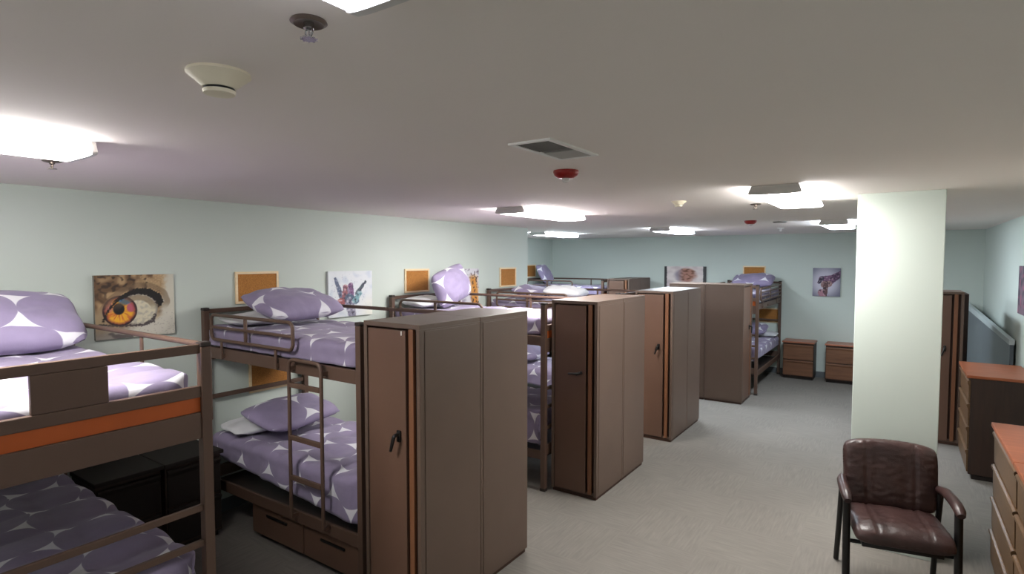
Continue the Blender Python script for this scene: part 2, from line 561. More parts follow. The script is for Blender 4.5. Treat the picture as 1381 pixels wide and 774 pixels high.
# ------------------------------------------------------------------ bunk beds
BL, BW = 2.01, .475     # length, half distance between post centres
def far_guard(barred):
    y = BW + .032
    if barred:
        b = MB().tube(rrect(.185, 1.90, 1.535, 1.735, y, .05), .0145, 10, True)
        for z in (1.60, 1.668):
            b.tube([(.19, y, z), (1.895, y, z)], .012, 8)
        b.box(1.10, 1.13, y - .008, y + .008, 1.535, 1.735, .002)
        xs = (.5, 1.7); zt = 1.54
    else:
        b = MB().tube(fillet([(.20, y, 1.40), (.20, y, 1.775), (1.965, y, 1.775), (1.965, y, 1.40)], .06), .0155, 10)
        xs = (1.235,); zt = 1.775
    for x in xs:
        b.box(x - .013, x + .013, y - .006, y + .006, 1.40, zt, .002)
    for x in (.20, 1.235, 1.7):
        b.box(x - .013, x + .013, BW + .0125, y - .006, 1.41, 1.44)
    return b
def bunk_bed():
    t = thing('bunk_bed', '', 'bunk bed')
    for x in (.025, BL - .025):
        for y in (-BW, BW):
            p = MB().box(x - .024, x + .024, y - .024, y + .024, .0, 1.775, .004).obj('post', 'steel', t)
            MB().box(x - .026, x + .026, y - .026, y + .026, 1.776, 1.80, .005).obj('post_cap', 'steel_dk', p)
            MB().box(x - .027, x + .027, y - .027, y + .027, 0.0005, .03, .003).obj('foot_pad', 'steel_dk', p)
    xh, xf = .025, BL - .025
    yi = BW - .0245
    for zc in (1.77, 1.04, .62):
        MB().box(xh - .013, xh + .013, -yi, yi, zc - .018, zc + .018, .003).obj('head_rail', 'steel', t)
    MB().box(xh - .012, xh + .012, -yi, yi, 1.36, 1.46, .003).obj('head_board', 'steel', t)
    MB().box(xh - .012, xh + .012, -yi, yi, .34, .44, .003).obj('head_board', 'steel', t)
    MB().box(xf - .013, xf + .013, -yi, yi, 1.745, 1.79, .003).obj('foot_rail', 'steel', t)
    MB().box(xf - .016, xf + .016, -yi, yi, 1.53, 1.585, .003).obj('foot_rail', 'steel', t)
    o = MB().box(xf - .010, xf + .006, -yi, yi, 1.457, 1.529, .001).obj('lit_end_strip', 'orange', t)
    o['label'] = 'brown strip across the foot end, coloured orange as lit'
    MB().box(xf - .012, xf + .016, -yi, yi, 1.325, 1.456, .004).obj('foot_board', 'steel', t)
    MB().box(xf - .009, xf + .014, -.205, .062, 1.586, 1.744, .003).obj('foot_panel', 'steel', t)
    for zc in (.978, .80, .60):
        MB().box(xf - .011, xf + .011, -yi, yi, zc - .016, zc + .016, .003).obj('foot_rung', 'steel', t)
    MB().box(xf - .012, xf + .012, -yi, yi, .34, .44, .003).obj('foot_board', 'steel', t)
    for z0, z1 in ((1.39, 1.482), (.30, .385)):
        for s in (-1, 1):
            MB().box(.0495, BL - .0495, s * BW - .012, s * BW + .012, z0, z1, .003).obj('side_rail', 'steel', t)
        MB().box(.045, BL - .045, -BW + .0125, BW - .0125, z0 + .005, z0 + .03, .002).obj('deck', 'steel_dk', t)
    # near guard rail: rounded loop, mid bar, mid upright, two flat supports
    y = -BW - .032
    b = MB().tube(rrect(.185, 1.30, 1.555, 1.755, y, .05), .0135, 10, True)
    b.tube([(.19, y, 1.655), (1.295, y, 1.655)], .0125, 8)
    b.box(.675, .705, y - .008, y + .008, 1.555, 1.755, .002)
    for x in (.335, 1.085):
        b.box(x - .013, x + .013, y - .006, y + .006, 1.40, 1.56, .002)
        b.box(x - .013, x + .013, y + .006, -BW - .0125, 1.41, 1.44)
    b.obj('guard_rail', 'steel', t, True)
    far_guard(False).obj('guard_rail', 'steel', t, True)
    # ladder
    y = -BW - .062
    fr = MB().tube(fillet([(1.29, y, .36), (1.29, y, 1.50), (1.655, y, 1.50), (1.655, y, .36)], .06), .0135, 10)
    for x in (1.29, 1.655):
        fr.box(x - .01, x + .01, y, -BW - .0125, 1.42, 1.445)
        fr.box(x - .01, x + .01, y, -BW - .0125, .355, .38)
    lo = fr.obj('ladder', 'steel', t, True)
    for z in (1.32, .944, .655):
        MB().box(1.302, 1.643, y - .012, y + .012, z - .017, z + .017, .004).obj('rung', 'steel', lo)
    return t

# bedding ------------------------------------------------------------
def fold(t, hw, r):
    """distance t from the middle -> (horizontal, drop) over a rounded edge"""
    a = abs(t)
    flat = hw - r
    if a <= flat: return t, 0
    q = (a - flat) / r
    if q < pi / 2: return sgn(t) * (flat + r * sin(q)), r * (1 - cos(q))
    return sgn(t) * hw, r + (a - flat - r * pi / 2)

def comforter(name, label, group, x0, x1, hw, ztop, drop, seed, puff=.012, uvoff=(0, 0), zmin=None):
    """quilt draped over a mattress; drop(x, side) = how far the edge hangs"""
    random.seed(seed)
    b = bmesh.new()
    uv = b.loops.layers.uv.new('UVMap')
    r = .055
    nx, nt = 84, 60
    footdrop = drop(x1, 0)
    Ls = x1 - x0
    tmax = hw - r + r * pi / 2
    grid = []
    foot_len = Ls - r + r * pi / 2 + max(0, footdrop - r)
    for i in range(nx + 1):
        s = foot_len * i / nx
        row = []
        fx, dx = fold(s, Ls, r)
        for j in range(nt + 1):
            u = -1 + 2 * j / nt
            side = -1 if u < 0 else 1
            full = tmax + max(0, drop(x0 + min(fx, Ls), side) - r)
            t = u * full
            y, dy = fold(t, hw, r)
            d = (dx ** 4 + dy ** 4) ** .25
            # corner rounding at the foot
            cx = max(0, fx - (Ls - .12)) / .12; cyy = max(0, abs(y) - (hw - .12)) / .12
            k = math.hypot(cx, cyy)
            X, Y = x0 + fx, y
            if cx > 0 and cyy > 0 and k > 1:
                X = x0 + Ls - .12 + .12 * cx / k; Y = sgn(y) * (hw - .12 + .12 * cyy / k)
            p = Vector((X, Y, ztop - d))
            nn = noise.noise(Vector((s * 2.3 + seed * 7.1, t * 2.6, seed))) * .9 + noise.noise(Vector((s * 5.5, t * 6 + seed * 3.3, 4.0))) * .55
            q = abs(sin(pi * (s + .07) / .34)) ** .5 * abs(sin(pi * (t + .17) / .36)) ** .5
            h = puff * (nn + q * 1.2 - .6)
            edge = min(1, max(0, (full - abs(t)) / .05), max(0, (foot_len - s) / .05)) if full else 1
            topness = 1 - min(1, d / r)
            p.z += h * (.35 + .65 * topness)
            push = (1 - topness) * (h * .7 + .012 * noise.noise(Vector((s * 9 + seed, t * 2, 9))))
            if dy > .02: p.y += sgn(t) * max(-.006, push)
            if dx > .02: p.x += max(-.006, push * .5)
            if zmin is not None: p.z = max(p.z, zmin + .004 * (1 + noise.noise(Vector((s * 9, t * 9, 1)))))
            row.append((b.verts.new(p), (s + uvoff[0], t + uvoff[1])))
        grid.append(row)
    for i in range(nx):
        for j in range(nt):
            q = (grid[i][j], grid[i + 1][j], grid[i + 1][j + 1], grid[i][j + 1])
            f = b.faces.new([v for v, _ in q])
            f.smooth = True
            for lp, (_, c) in zip(f.loops, q): lp[uv].uv = c
    me = bpy.data.meshes.new(name)
    bmesh.ops.recalc_face_normals(b, faces=b.faces[:])
    b.to_mesh(me); b.free()
    me.materials.append(M['purple'])
    o = bpy.data.objects.new(name, me); COL.objects.link(o)
    so = o.modifiers.new('thick', 'SOLIDIFY'); so.thickness = .014; so.offset = -1
    tag(o, label, 'comforter', group)
    return o

def pillow_mesh(wd, ln, th, seed, mat, uvs=1.0, uvo=(0, 0)):
    b = bmesh.new()
    uv = b.loops.layers.uv.new('UVMap')
    n = 36
    def pt(u, v, s):
        e = max(0, 1 - abs(u) ** 2.6) ** .55 * max(0, 1 - abs(v) ** 2.6) ** .55
        pin = 1 - .13 * u ** 4 - .05 * (1 - u * u) * abs(v) ** 3
        pin2 = 1 - .13 * v ** 4 - .05 * (1 - v * v) * abs(u) ** 3
        x = u * wd / 2 * pin2; y = v * ln / 2 * pin
        nz = noise.noise(Vector((u * 1.6 + seed * 5.3, v * 1.6, seed * 1.7 + s))) * .22 + noise.noise(Vector((u * 4 + seed, v * 4, s * 2 + 7))) * .10
        z = s * th / 2 * e * (1 + nz)
        # creases running in from the corners
        cr = .010 * noise.noise(Vector((u * 9 + seed, v * 3, 2))) * (1 - e)
        z += cr + .02 * noise.noise(Vector((u * 1.2, v * 1.2, seed + 11)))
        return Vector((x, y, z))
    for s in (1, -1):
        g = [[b.verts.new(pt(-1 + 2 * i / n, -1 + 2 * j / n, s)) for j in range(n + 1)] for i in range(n + 1)]
        for i in range(n):
            for j in range(n):
                ids = ((i, j), (i + 1, j), (i + 1, j + 1), (i, j + 1))
                f = b.faces.new([g[a][c] for a, c in ids]); f.smooth = True
                for lp, (a, c) in zip(f.loops, ids):
                    lp[uv].uv = ((-1 + 2 * a / n) * wd / 2 * uvs + uvo[0], (-1 + 2 * c / n) * ln / 2 * uvs + uvo[1])
    bmesh.ops.remove_doubles(b, verts=b.verts[:], dist=.0015)
    bmesh.ops.recalc_face_normals(b, faces=b.faces[:])
    me = bpy.data.meshes.new('pillow')
    b.to_mesh(me); b.free()
    me.materials.append(M[mat])
    return me

def pillow(name, label, group, base, loc, tilt, rz, wd=.70, ln=.48, th=.2, seed=1, mat='purple_p', roll=0, uvo=(0, 0), spin=0):
    """wd runs along the bed's width; tilt lifts the edge by the wall"""
    me = pillow_mesh(wd, ln, th, seed, mat, 1.0, uvo)
    o = bpy.data.objects.new(name, me); COL.objects.link(o)
    # mesh x (wd) -> bed y ; mesh y (ln) -> bed -x (towards the wall)
    R0 = Matrix(((0, -1, 0, 0), (1, 0, 0, 0), (0, 0, 1, 0), (0, 0, 0, 1)))
    Rm = Matrix.Rotation(radians(rz), 4, 'Z') @ Matrix.Rotation(radians(tilt), 4, 'Y') @ R0 @ Matrix.Rotation(radians(spin), 4, 'Z') @ Matrix.Rotation(radians(roll), 4, 'Y')
    o.matrix_world = base @ Matrix.Translation(loc) @ Rm
    tag(o, label, 'pillow', group)
    return o

bed0 = bunk_bed()
GB = 'brown metal bunk beds'
BSC = [1, .985, 1.035, 1, 1, 1.07]     # slight differences in overall length
BEDS = [  # x, y, rz, where
    (-4.805, .95, 0, 'nearest bunk bed at the left edge', 'brown steel bunk bed nearest the camera, foot end with ladder rungs at left'),
    (-4.82, 2.92, 0, 'bunk bed with the ladder', 'brown steel bunk bed with a visible ladder, behind the nearest bunk'),
    (-4.805, 5.02, 0, 'bunk bed between the first and second wardrobes', 'brown steel bunk bed between the first and second wardrobe pairs'),
    (-4.805, 6.87, 0, 'bunk bed behind the second wardrobes', 'brown steel bunk bed behind the second wardrobe pair, by the left wall end'),
    (-6.965, 11.0, 0, 'bunk bed in the far recess', 'brown steel bunk bed far back in the recess past the left wall'),
    (-2.365, 11.9, -pi / 2, 'bunk bed against the far wall', 'brown steel bunk bed against the far wall beside the nightstands'),
]
# pillows per bed: (upper purple, upper white, lower purple, lower white)
for i, (bx, by, rz, where, lab) in enumerate(BEDS):
    o = bed0 if i == 0 else dup(bed0, (bx, by, 0), rz)
    o.location = (bx, by, 0); o.rotation_euler = (0, 0, rz)
    o['label'] = lab; o['group'] = GB
    o.scale = (BSC[i], 1, 1)
    base = Matrix.Translation((bx, by, 0)) @ Matrix.Rotation(rz, 4, 'Z') @ Matrix.Diagonal((BSC[i], 1, 1, 1))
    # upper comforter
    short = where.replace('bunk bed ', 'bed ')
    c = comforter('comforter', 'purple oval-print comforter, upper bunk of the ' + short, 'purple comforters',
                  .06, BL - .065, .462, 1.645, lambda x, s: .155, 3 + i * 2, .016, (i * .13, i * .21), 1.487)
    c.matrix_world = base
    def dl(x, s):
        return (.15 + .16 * x / BL) if s < 0 else (.16 if s > 0 else .2)
    c = comforter('comforter', 'purple oval-print comforter, lower bunk of the ' + short, 'purple comforters',
                  .06, BL - .065, .472, .735, dl, 4 + i * 2, .024, (i * .17 + .1, i * .11 + .05), .392)
    c.matrix_world = base

for ch in o.children:                        # the last bed carries a barred guard rail
    if ch.name.startswith('guard_rail') and max(v.co.y for v in ch.data.vertices) > 0:
        tmp = far_guard(True).obj('guard_rail', 'steel', None, True)
        ch.data = tmp.data
        bpy.data.objects.remove(tmp)
GP, GW = 'purple pillows', 'white pillows'
def bb(i):
    bx, by, rz = BEDS[i][:3]
    return Matrix.Translation((bx, by, 0)) @ Matrix.Rotation(rz, 4, 'Z')
def pl(i, which, loc, tilt, rz=0, purple=True, **kw):
    w_ = BEDS[i][3]
    pillow('pillow', ('purple oval-print pillow, %s bunk of the ' if purple else 'white pillow, %s bunk of the ') % which + w_,
           GP if purple else GW, bb(i), loc, tilt, rz, mat='purple_p' if purple else 'white', **kw)
# nearest bunk
pl(0, 'upper', (.42, .015, 1.835), 30, -3, wd=.96, ln=.60, th=.24, seed=1, uvo=(.10, .02))
# second bunk
pl(1, 'upper', (.30, -.14, 1.705), 4, -4, False, wd=.66, ln=.36, th=.09, seed=2)
pl(1, 'upper', (.50, .05, 1.825), 18, 4, wd=.82, ln=.54, th=.20, seed=3, uvo=(.1, .1))
pl(1, 'lower', (.30, -.14, .80), 4, -6, False, wd=.66, ln=.36, th=.09, seed=4)
pl(1, 'lower', (.54, -.02, .90), 13, 6, wd=.78, ln=.50, th=.16, seed=5, uvo=(.2, .05))
# third bunk
pl(2, 'upper', (.24, -.12, 1.715), 6, 0, False, wd=.64, ln=.38, th=.11, seed=6)
pl(2, 'upper', (.45, .08, 1.905), 76, 4, wd=.68, ln=.44, th=.22, seed=7, spin=14)
pl(2, 'lower', (.36, 0, .88), 16, 0, wd=.70, ln=.48, th=.17, seed=8)
# fourth bunk
pl(3, 'upper', (.50, -.05, 1.75), 8, 0, wd=.66, ln=.46, th=.16, seed=9)
pl(3, 'upper', (1.05, -.08, 1.765), 4, 12, False, wd=.64, ln=.56, th=.18, seed=10)  # overexposed middle of the comforter, shaped as a white pillow
pl(3, 'lower', (.36, 0, .88), 16, 0, wd=.70, ln=.48, th=.17, seed=11)
# recess bunk
pl(4, 'upper', (.30, .05, 1.89), 60, 10, wd=.64, ln=.48, th=.18, seed=12)
pl(4, 'lower', (.36, 0, .88), 16, 0, wd=.70, ln=.48, th=.17, seed=13)
# far wall bunk
pl(5, 'upper', (.36, .05, 1.82), 22, 0, wd=.78, ln=.48, th=.20, seed=14)
pl(5, 'lower', (.26, .2, .795), 5, 0, False, wd=.6, ln=.34, th=.09, seed=15)
pl(5, 'lower', (.48, 0, .91), 16, 0, wd=.72, ln=.46, th=.16, seed=16)

# under-bed drawer chest below the second bunk
t = thing('underbed_drawer', 'dark brown drawer chest under the lower bunk with the ladder', 'drawer chest', (-4.20, 2.47, 0))
W_ = 1.32
MB().box(0, W_, .02, .80, .04, .28, .004).obj('body', 'laminate', t)
for k in range(2):
    x0 = .008 + k * (W_ / 2)
    f = MB().box(x0, x0 + W_ / 2 - .016, 0, .0195, .05, .275, .004).obj('drawer', 'door', t)
    MB().box(x0 + .2, x0 + W_ / 2 - .2, -.012, -.0005, .215, .233, .003).obj('handle', 'black', f)
for sx in (.05, W_ - .05):
    for sy in (.07, .75):
        MB().lathe([(0, 0), (.022, 0), (.022, .0395), (0, .0395)], 14, (sx, sy, 0)).obj('foot', 'black', t)

# ------------------------------------------------------------------ wardrobes
WW, WD, WH = .475, .57, 1.825
def wardrobe():
    t = thing('wardrobe', '', 'wardrobe')
    b = MB()
    b.box(0, .028, 0, WD, 0.03, WH - .028, .0015)
    b.box(WW - .028, WW, 0, WD, 0.03, WH - .028, .0015)
    b.box(0, WW, 0, WD, WH - .028, WH, .002)
    b.box(.028, WW - .028, .02, WD, .03, .06)
    b.box(.028, WW - .028, WD - .012, WD, .06, WH - .028)
    b.obj('body', 'laminate', t)
    MB().box(.0285, WW - .0285, .045, WD - .0125, .0605, WH - .0285).obj('interior', 'lam_in', t)
    MB().box(.01, WW - .01, .015, WD - .01, 0, .0295).obj('plinth', 'lam_in', t)
    d = MB().box(.036, .358, .002, .024, .045, WH - .042, .003).obj('door', 'door', t)
    hx, hz = .305, 1.15
    h = MB().box(hx - .014, hx + .014, -.012, .0015, hz - .035, hz + .035, .004)
    h.tube(fillet([(hx, -.010, hz + .012), (hx, -.045, hz + .012), (hx - .03, -.045, hz - .085)], .02), [.011] * 2 + [.011] * 5 + [.009], 10)
    h.obj('handle', 'black', d, True)
    MB().box(.382, .420, .002, .024, .045, WH - .03, .002).obj('stile', 'stile', t)
    for x0, x1 in ((-.0035, -.0002), (WW + .0002, WW + .0035)):
        MB().box(x0, x1, .04, WD - .025, .06, WH - .04, .001).obj('side_panel', 'laminate', t)
    return t
wd0 = wardrobe()
GWD = 'brown wardrobes'
WS = []
def pair(x0, y0, near, far):
    WS.append((x0, y0, 0, near)); WS.append((x0 + WW, y0 + 2 * WD + .004, pi, far))
pair(-2.745, 2.37, 'tall brown wardrobe in the left foreground with a black lever handle on its door', 'brown wardrobe backed against the rear of the foreground wardrobe')
pair(-2.705, 4.61, 'tall brown wardrobe standing second along the aisle, its door face in shade', 'brown wardrobe backed against the rear of the second wardrobe along the aisle')
pair(-2.697, 6.63, 'tall brown wardrobe standing third along the aisle with a black handle on its lit door', 'brown wardrobe backed against the rear of the third wardrobe along the aisle')
pair(-4.895, 10.55, 'distant wardrobe by the recess, only its top showing over the third wardrobe', 'distant wardrobe by the recess nearest the far wall')
# pair turned sideways at the foot of the bunk on the far wall
WS.append((-1.93, 8.99, pi / 2, 'brown wardrobe at the foot of the far wall bunk, beside the aisle'))
WS.append((-1.93 - 2 * WD - .004, 8.99 + WW * 1.3, -pi / 2, 'brown wardrobe backed behind the one at the foot of the far wall bunk'))
WS.append((.155, 8.42, 0, 'tall brown wardrobe half hidden behind the right side of the pillar'))
for i, (x, y, rz, lab) in enumerate(WS):
    o = wd0 if i == 0 else dup(wd0, (x, y, 0), rz)
    o.location = (x, y, 0); o.rotation_euler = (0, 0, rz)
    o['label'] = lab; o['group'] = GWD
    if i == 0:
        dr = [ch for ch in o.children if ch.name.startswith('door')][0]
        first_door = dr
    if i in (8, 9): o.scale = (1.3, 1, 1)
    if i == 2:                                   # this lever is turned level
        hd = [g for ch in o.children for g in ch.children if g.name.startswith('handle')][0]
        Rm = Matrix.Rotation(radians(68), 4, 'Y'); pv = Vector((.305, 0, 1.162))
        hd.location = pv - Rm @ pv; hd.rotation_euler = Rm.to_euler()
MB().box(.325, .331, -.003, .0015, WH - .07, WH - .044).obj('catch', 'whitem', first_door)
# narrow, slightly lower dark cabinet behind the right-hand wardrobe
t = thing('tall_cabinet', 'dark narrow tall cabinet edge just behind the wardrobe right of the pillar', 'cabinet', (.31, 9.02, 0))
MB().box(0, .41, .022, .5, .03, 1.775, .003).obj('body', 'carcass', t)
MB().box(.01, .40, .0, .0215, .045, 1.765, .003).obj('door', 'carcass', t)
MB().box(.02, .39, .03, .48, 0, .0295).obj('plinth', 'lam_in', t)

# ------------------------------------------------------------------ dressers and nightstands
def drawer_prof(y0, y1, zlo, zhi, n=1):
    """drawer front with an overhanging finger lip along its top; extruded along x, front at -y"""
    return [(0, zlo), (-.012, zlo + .004), (-.016, zhi - .05), (-.028, zhi - .018), (-.026, zhi - .006), (-.012, zhi), (0, zhi)]
def drawer_front(x0, x1, zlo, zhi):
    b = bmesh.new()
    pr = drawer_prof(0, 0, zlo, zhi)
    a = [b.verts.new((x0, y, z)) for y, z in pr]; c = [b.verts.new((x1, y, z)) for y, z in pr]
    n = len(pr)
    for i in range(n):
        j = (i + 1) % n
        b.faces.new((a[i], a[j], c[j], c[i]))
    b.faces.new(a[::-1]); b.faces.new(c)
    bmesh.ops.bevel(b, geom=[e for e in b.edges if e.calc_length() > .2], offset=.0015, segments=1, affect='EDGES')
    m_ = MB(); m_.b = b
    return m_
def chest(name, label, cat, W, D, H, nd, loc, rz, group, top, front):
    """front faces local -y, x from 0 to W"""
    t = thing(name, label, cat, loc, rz, group)
    MB().box(.004, W - .004, .0, D, .05, H - .03, .003).obj('body', 'carcass', t)
    MB().box(.02, W - .02, .03, D - .01, 0, .0495).obj('plinth', 'plinth_shade', t)
    MB().box(-.008, W + .008, -.034, D, H - .0295, H, .005).obj('top', top, t)
    zs = .065; ht = (H - .05 - zs) / nd
    for k in range(nd):
        f = drawer_front(.014, W - .014, zs + k * ht + .004, zs + (k + 1) * ht - .008).obj('drawer', front, t)
        f.location = (0, -.0006, 0)
    return t
GD = 'four-drawer dressers along the right wall'
DD = .50
chest('dresser', 'four-drawer dresser past the chair with its dark side panel facing the camera', 'dresser', .95, DD, 1.05, 4, (.615, 8.16, 0), -pi / 2, GD, 'cherry', 'drawer')
chest('dresser', 'four-drawer dresser at the right edge, its far end nearest the chair', 'dresser', .95, DD, 1.05, 4, (.598, 5.20, 0), -pi / 2, GD, 'cherry', 'drawer')
chest('dresser', 'four-drawer dresser cut off at the bottom right corner, nearest the camera', 'dresser', .95, DD, 1.05, 4, (.598, 4.232, 0), -pi / 2, GD, 'cherry', 'drawer')
GN = 'two-drawer nightstands at the far wall'
chest('nightstand', 'two-drawer nightstand right beside the far wall bunk', 'nightstand', .52, .40, .70, 2, (-1.77, 11.53, 0), 0, GN, 'cherry_x', 'drawer_x')
chest('nightstand', 'two-drawer nightstand partly hidden by the left edge of the pillar', 'nightstand', .52, .40, .70, 2, (-1.07, 11.53, 0), 0, GN, 'cherry_x', 'drawer_x')

for y, lab in ((1.49, 'nightstand with the shadow put into its colour, beside the nearest lower bunk'), (1.932, 'nightstand with the shadow put into its colour, next to the bunk with the ladder')):
    chest('nightstand', lab, 'nightstand', .42, .40, .70, 2, (-4.43, y, 0), pi / 2, 'shade-coloured nightstands between the bunks', 'plinth_shade', 'plinth_shade')  # near-black tops and drawers: deep shade between the bunks painted as colour

# ------------------------------------------------------------------ corkboards
def corkboard():
    t = thing('corkboard', '', 'corkboard')
    W, H, f = .42, .285, .022
    b = MB()
    b.box(-W / 2, W / 2, -.018, -.001, H / 2 - f, H / 2, .002); b.box(-W / 2, W / 2, -.018, -.001, -H / 2, -H / 2 + f, .002)
    b.box(-W / 2, -W / 2 + f, -.018, -.001, -H / 2 + f, H / 2 - f, .002); b.box(W / 2 - f, W / 2, -.018, -.001, -H / 2 + f, H / 2 - f, .002)
    b.obj('frame', 'pine', t)
    MB().box(-W / 2 + f, W / 2 - f, -.010, -.001, -H / 2 + f, H / 2 - f).obj('cork_panel', 'cork', t)
    return t
ck = corkboard()
GC = 'corkboards over the bunks'
CB = [(XL, 2.94, 1.953, pi / 2, 'pale-framed corkboard right of the eye picture, above the bunk with the ladder'),
      (XL, 3.05, 1.135, pi / 2, 'corkboard low between the two bunks of the bed with the ladder'),
      (XL, 5.01, 1.95, pi / 2, 'corkboard on the left wall above the third bunk, right of the hand picture'),
      (XL, 6.94, 1.945, pi / 2, 'corkboard on the left wall nearest the wall end'),
      (XA, 10.96, 1.95, pi / 2, 'tiny corkboard in the recess just past the end of the left wall'),
      (-2.38, YF, 1.938, 0, 'corkboard on the far wall above the far bunk'),
      (-2.12, YF, 1.12, 0, 'corkboard on the far wall between the two bunks of the far bed')]
for i, (x, y, z, rz, lab) in enumerate(CB):
    o = ck if i == 0 else dup(ck, (x, y, z), rz)
    o.location = (x, y, z); o.rotation_euler = (0, 0, rz)
    o['label'] = lab; o['group'] = GC

# ------------------------------------------------------------------ canvas pictures
def mixc(a, b, t):
    t = min(1, max(0, t))
    return tuple(p + (q - p) * t for p, q in zip(a, b))
def sstep(a, b, x):
    t = min(1, max(0, (x - a) / (b - a))); return t * t * (3 - 2 * t)
def nz(x, y, s=0, k=1): return noise.noise(Vector((x * k, y * k, s)))
def capd(px, py, a, b):
    dx, dy = b[0] - a[0], b[1] - a[1]
    t = max(0, min(1, ((px - a[0]) * dx + (py - a[1]) * dy) / (dx * dx + dy * dy)))
    return math.hypot(px - a[0] - t * dx, py - a[1] - t * dy), t

def canvas(name, label, W, H, fn, loc, rz, nx=110, edge=(225, 225, 225), th=.03):
    """stretched canvas: painted front (u, v in 0..1, v up), real thickness"""
    ny = max(8, int(nx * H / W))
    b = bmesh.new()
    cl_ = b.verts.layers.float_color.new('paint')
    def V(x, y, z, c):
        v = b.verts.new((x, y, z)); v[cl_] = (*lin(c), 1); return v
    g = [[V((i / nx - .5) * W, -th, (j / ny - .5) * H, fn(i / nx, j / ny)) for j in range(ny + 1)] for i in range(nx + 1)]
    for i in range(nx):
        for j in range(ny):
            b.faces.new((g[i][j], g[i + 1][j], g[i + 1][j + 1], g[i][j + 1]))
    cs = [(-W / 2, -H / 2), (W / 2, -H / 2), (W / 2, H / 2), (-W / 2, H / 2)]
    fr = [V(x, -th + .0002, z, edge) for x, z in cs]; bk = [V(x, -.001, z, edge) for x, z in cs]
    for k in range(4):
        b.faces.new((fr[k], fr[(k + 1) % 4], bk[(k + 1) % 4], bk[k]))
    b.faces.new(bk)
    me = bpy.data.meshes.new(name)
    bmesh.ops.recalc_face_normals(b, faces=b.faces[:])
    b.to_mesh(me); b.free()
    me.materials.append(M['paint'])
    o = bpy.data.objects.new(name, me); COL.objects.link(o)
    o.location = loc; o.rotation_euler = (0, 0, rz)
    tag(o, label, 'picture', 'canvas pictures on the walls')
    return o

def poly_d(x, y, pts):
    """distance to a polyline whose points carry a half width; <0 inside"""
    best = 9
    for (ax, ay, ar), (bx, by, br) in zip(pts, pts[1:]):
        d, t = capd(x, y, (ax, ay), (bx, by))
        best = min(best, d - (ar + (br - ar) * t))
    return best
def eye_art(u, v):
    x, y = u, 1 - v            # y down, 0..1
    n1 = nz(x, y, 1, 8); n2 = nz(x, y, 2, 20); n3 = nz(x, y, 3, 42)
    c = (176, 146, 108)
    c = mixc(c, (104, 78, 54), sstep(-.25, .3, n1 + (.42 - x) * .9))
    c = mixc(c, (52, 38, 30), .85 * sstep(.05, .45, n2 * .8 + .4 * n1 + (.35 - x) * .4) * sstep(.55, .15, y))
    c = mixc(c, (206, 176, 134), .55 * sstep(.1, .5, n3 * .7 - n1 * .3 + (x - .6)) * sstep(.4, .2, y))
    c = mixc(c, (162, 140, 108), sstep(.45, .62, y + .3 * (x - .1)) * sstep(.32, .12, x))
    c = mixc(c, (206, 202, 186), sstep(.80, .90, x + .12 * (y - .3) + .03 * n2))
    c = mixc(c, (214, 210, 196), sstep(.60, .80, y + .35 * (x - .75) + .03 * n2))
    c = mixc(c, (112, 104, 98), .7 * sstep(.78, .95, y) * sstep(.55, .2, x))
    # white of the eye
    e = math.hypot((x - .53) / .245, (y - .555) / .265)
    sc = mixc((214, 206, 180), (188, 182, 164), sstep(-.1, .4, n2))
    sc = mixc(sc, (120, 112, 108), .8 * sstep(.80, 1.0, e))
    c = mixc(c, sc, sstep(1.02, .97, e))
    # iris
    ix, iy = (x - .295) / .205, (y - .565) / .235
    r = math.hypot(ix, iy)
    if r < 1.08:
        a = math.atan2(iy, ix)
        st = noise.noise(Vector((cos(a) * 6, sin(a) * 6, r * 2)))
        ic = mixc((236, 176, 46), (206, 112, 52), sstep(-.25, .45, st))
        ic = mixc(ic, (190, 118, 122), .85 * sstep(.2, -.15, iy) * sstep(-.2, -.6, ix))
        ic = mixc(ic, (52, 120, 176), sstep(.5, -.1, math.hypot((x - .37) / .10, (y - .40) / .075) - .7))
        ic = mixc(ic, (186, 92, 110), sstep(.4, .0, math.hypot((x - .43) / .06, (y - .52) / .08) - .7))
        ic = mixc(ic, (150, 70, 60), .8 * sstep(.70, .92, r))
        ic = mixc(ic, (44, 22, 30), sstep(.84, .98, r + .05 * st))
        pr = math.hypot((x - .28) / .068, (y - .535) / .088)
        ic = mixc(ic, (12, 8, 16), sstep(1.15, .85, pr))
        c = mixc(c, ic, sstep(1.06, 1.0, r))
    # upper lid: thin at the left, heavy at the right
    lid = poly_d(x, y, [(.09, .72, .008), (.15, .55, .012), (.25, .41, .018), (.38, .31, .030), (.52, .262, .045), (.66, .285, .055), (.76, .36, .062), (.80, .45, .048), (.79, .53, .012)])
    c = mixc(c, (20, 14, 13), sstep(.014, -.012, lid + .02 * n3))
    c = mixc(c, (120, 98, 74), .6 * sstep(.05, .03, abs(lid - .055)) * sstep(.6, .45, y))
    # lower lid and strokes
    c = mixc(c, (66, 58, 60), .9 * sstep(.012, -.006, poly_d(x, y, [(.08, .77, .014), (.25, .80, .008), (.42, .81, .012), (.58, .815, .016), (.70, .76, .026), (.735, .66, .012)]) + .02 * n3))
    c = mixc(c, (28, 22, 24), sstep(.01, -.01, poly_d(x, y, [(.05, .77, .018), (.11, .80, .026), (.15, .80, .006)])))
    c = mixc(c, (74, 66, 66), .75 * sstep(.02, -.01, poly_d(x, y, [(.18, .92, .02), (.28, .97, .03), (.42, .985, .02)]) + .03 * n2))
    if x > .5 and y > .6:
        c = mixc(c, (176, 170, 160), .55 * sstep(.3, .5, n3 + .4 * n2))
    return c

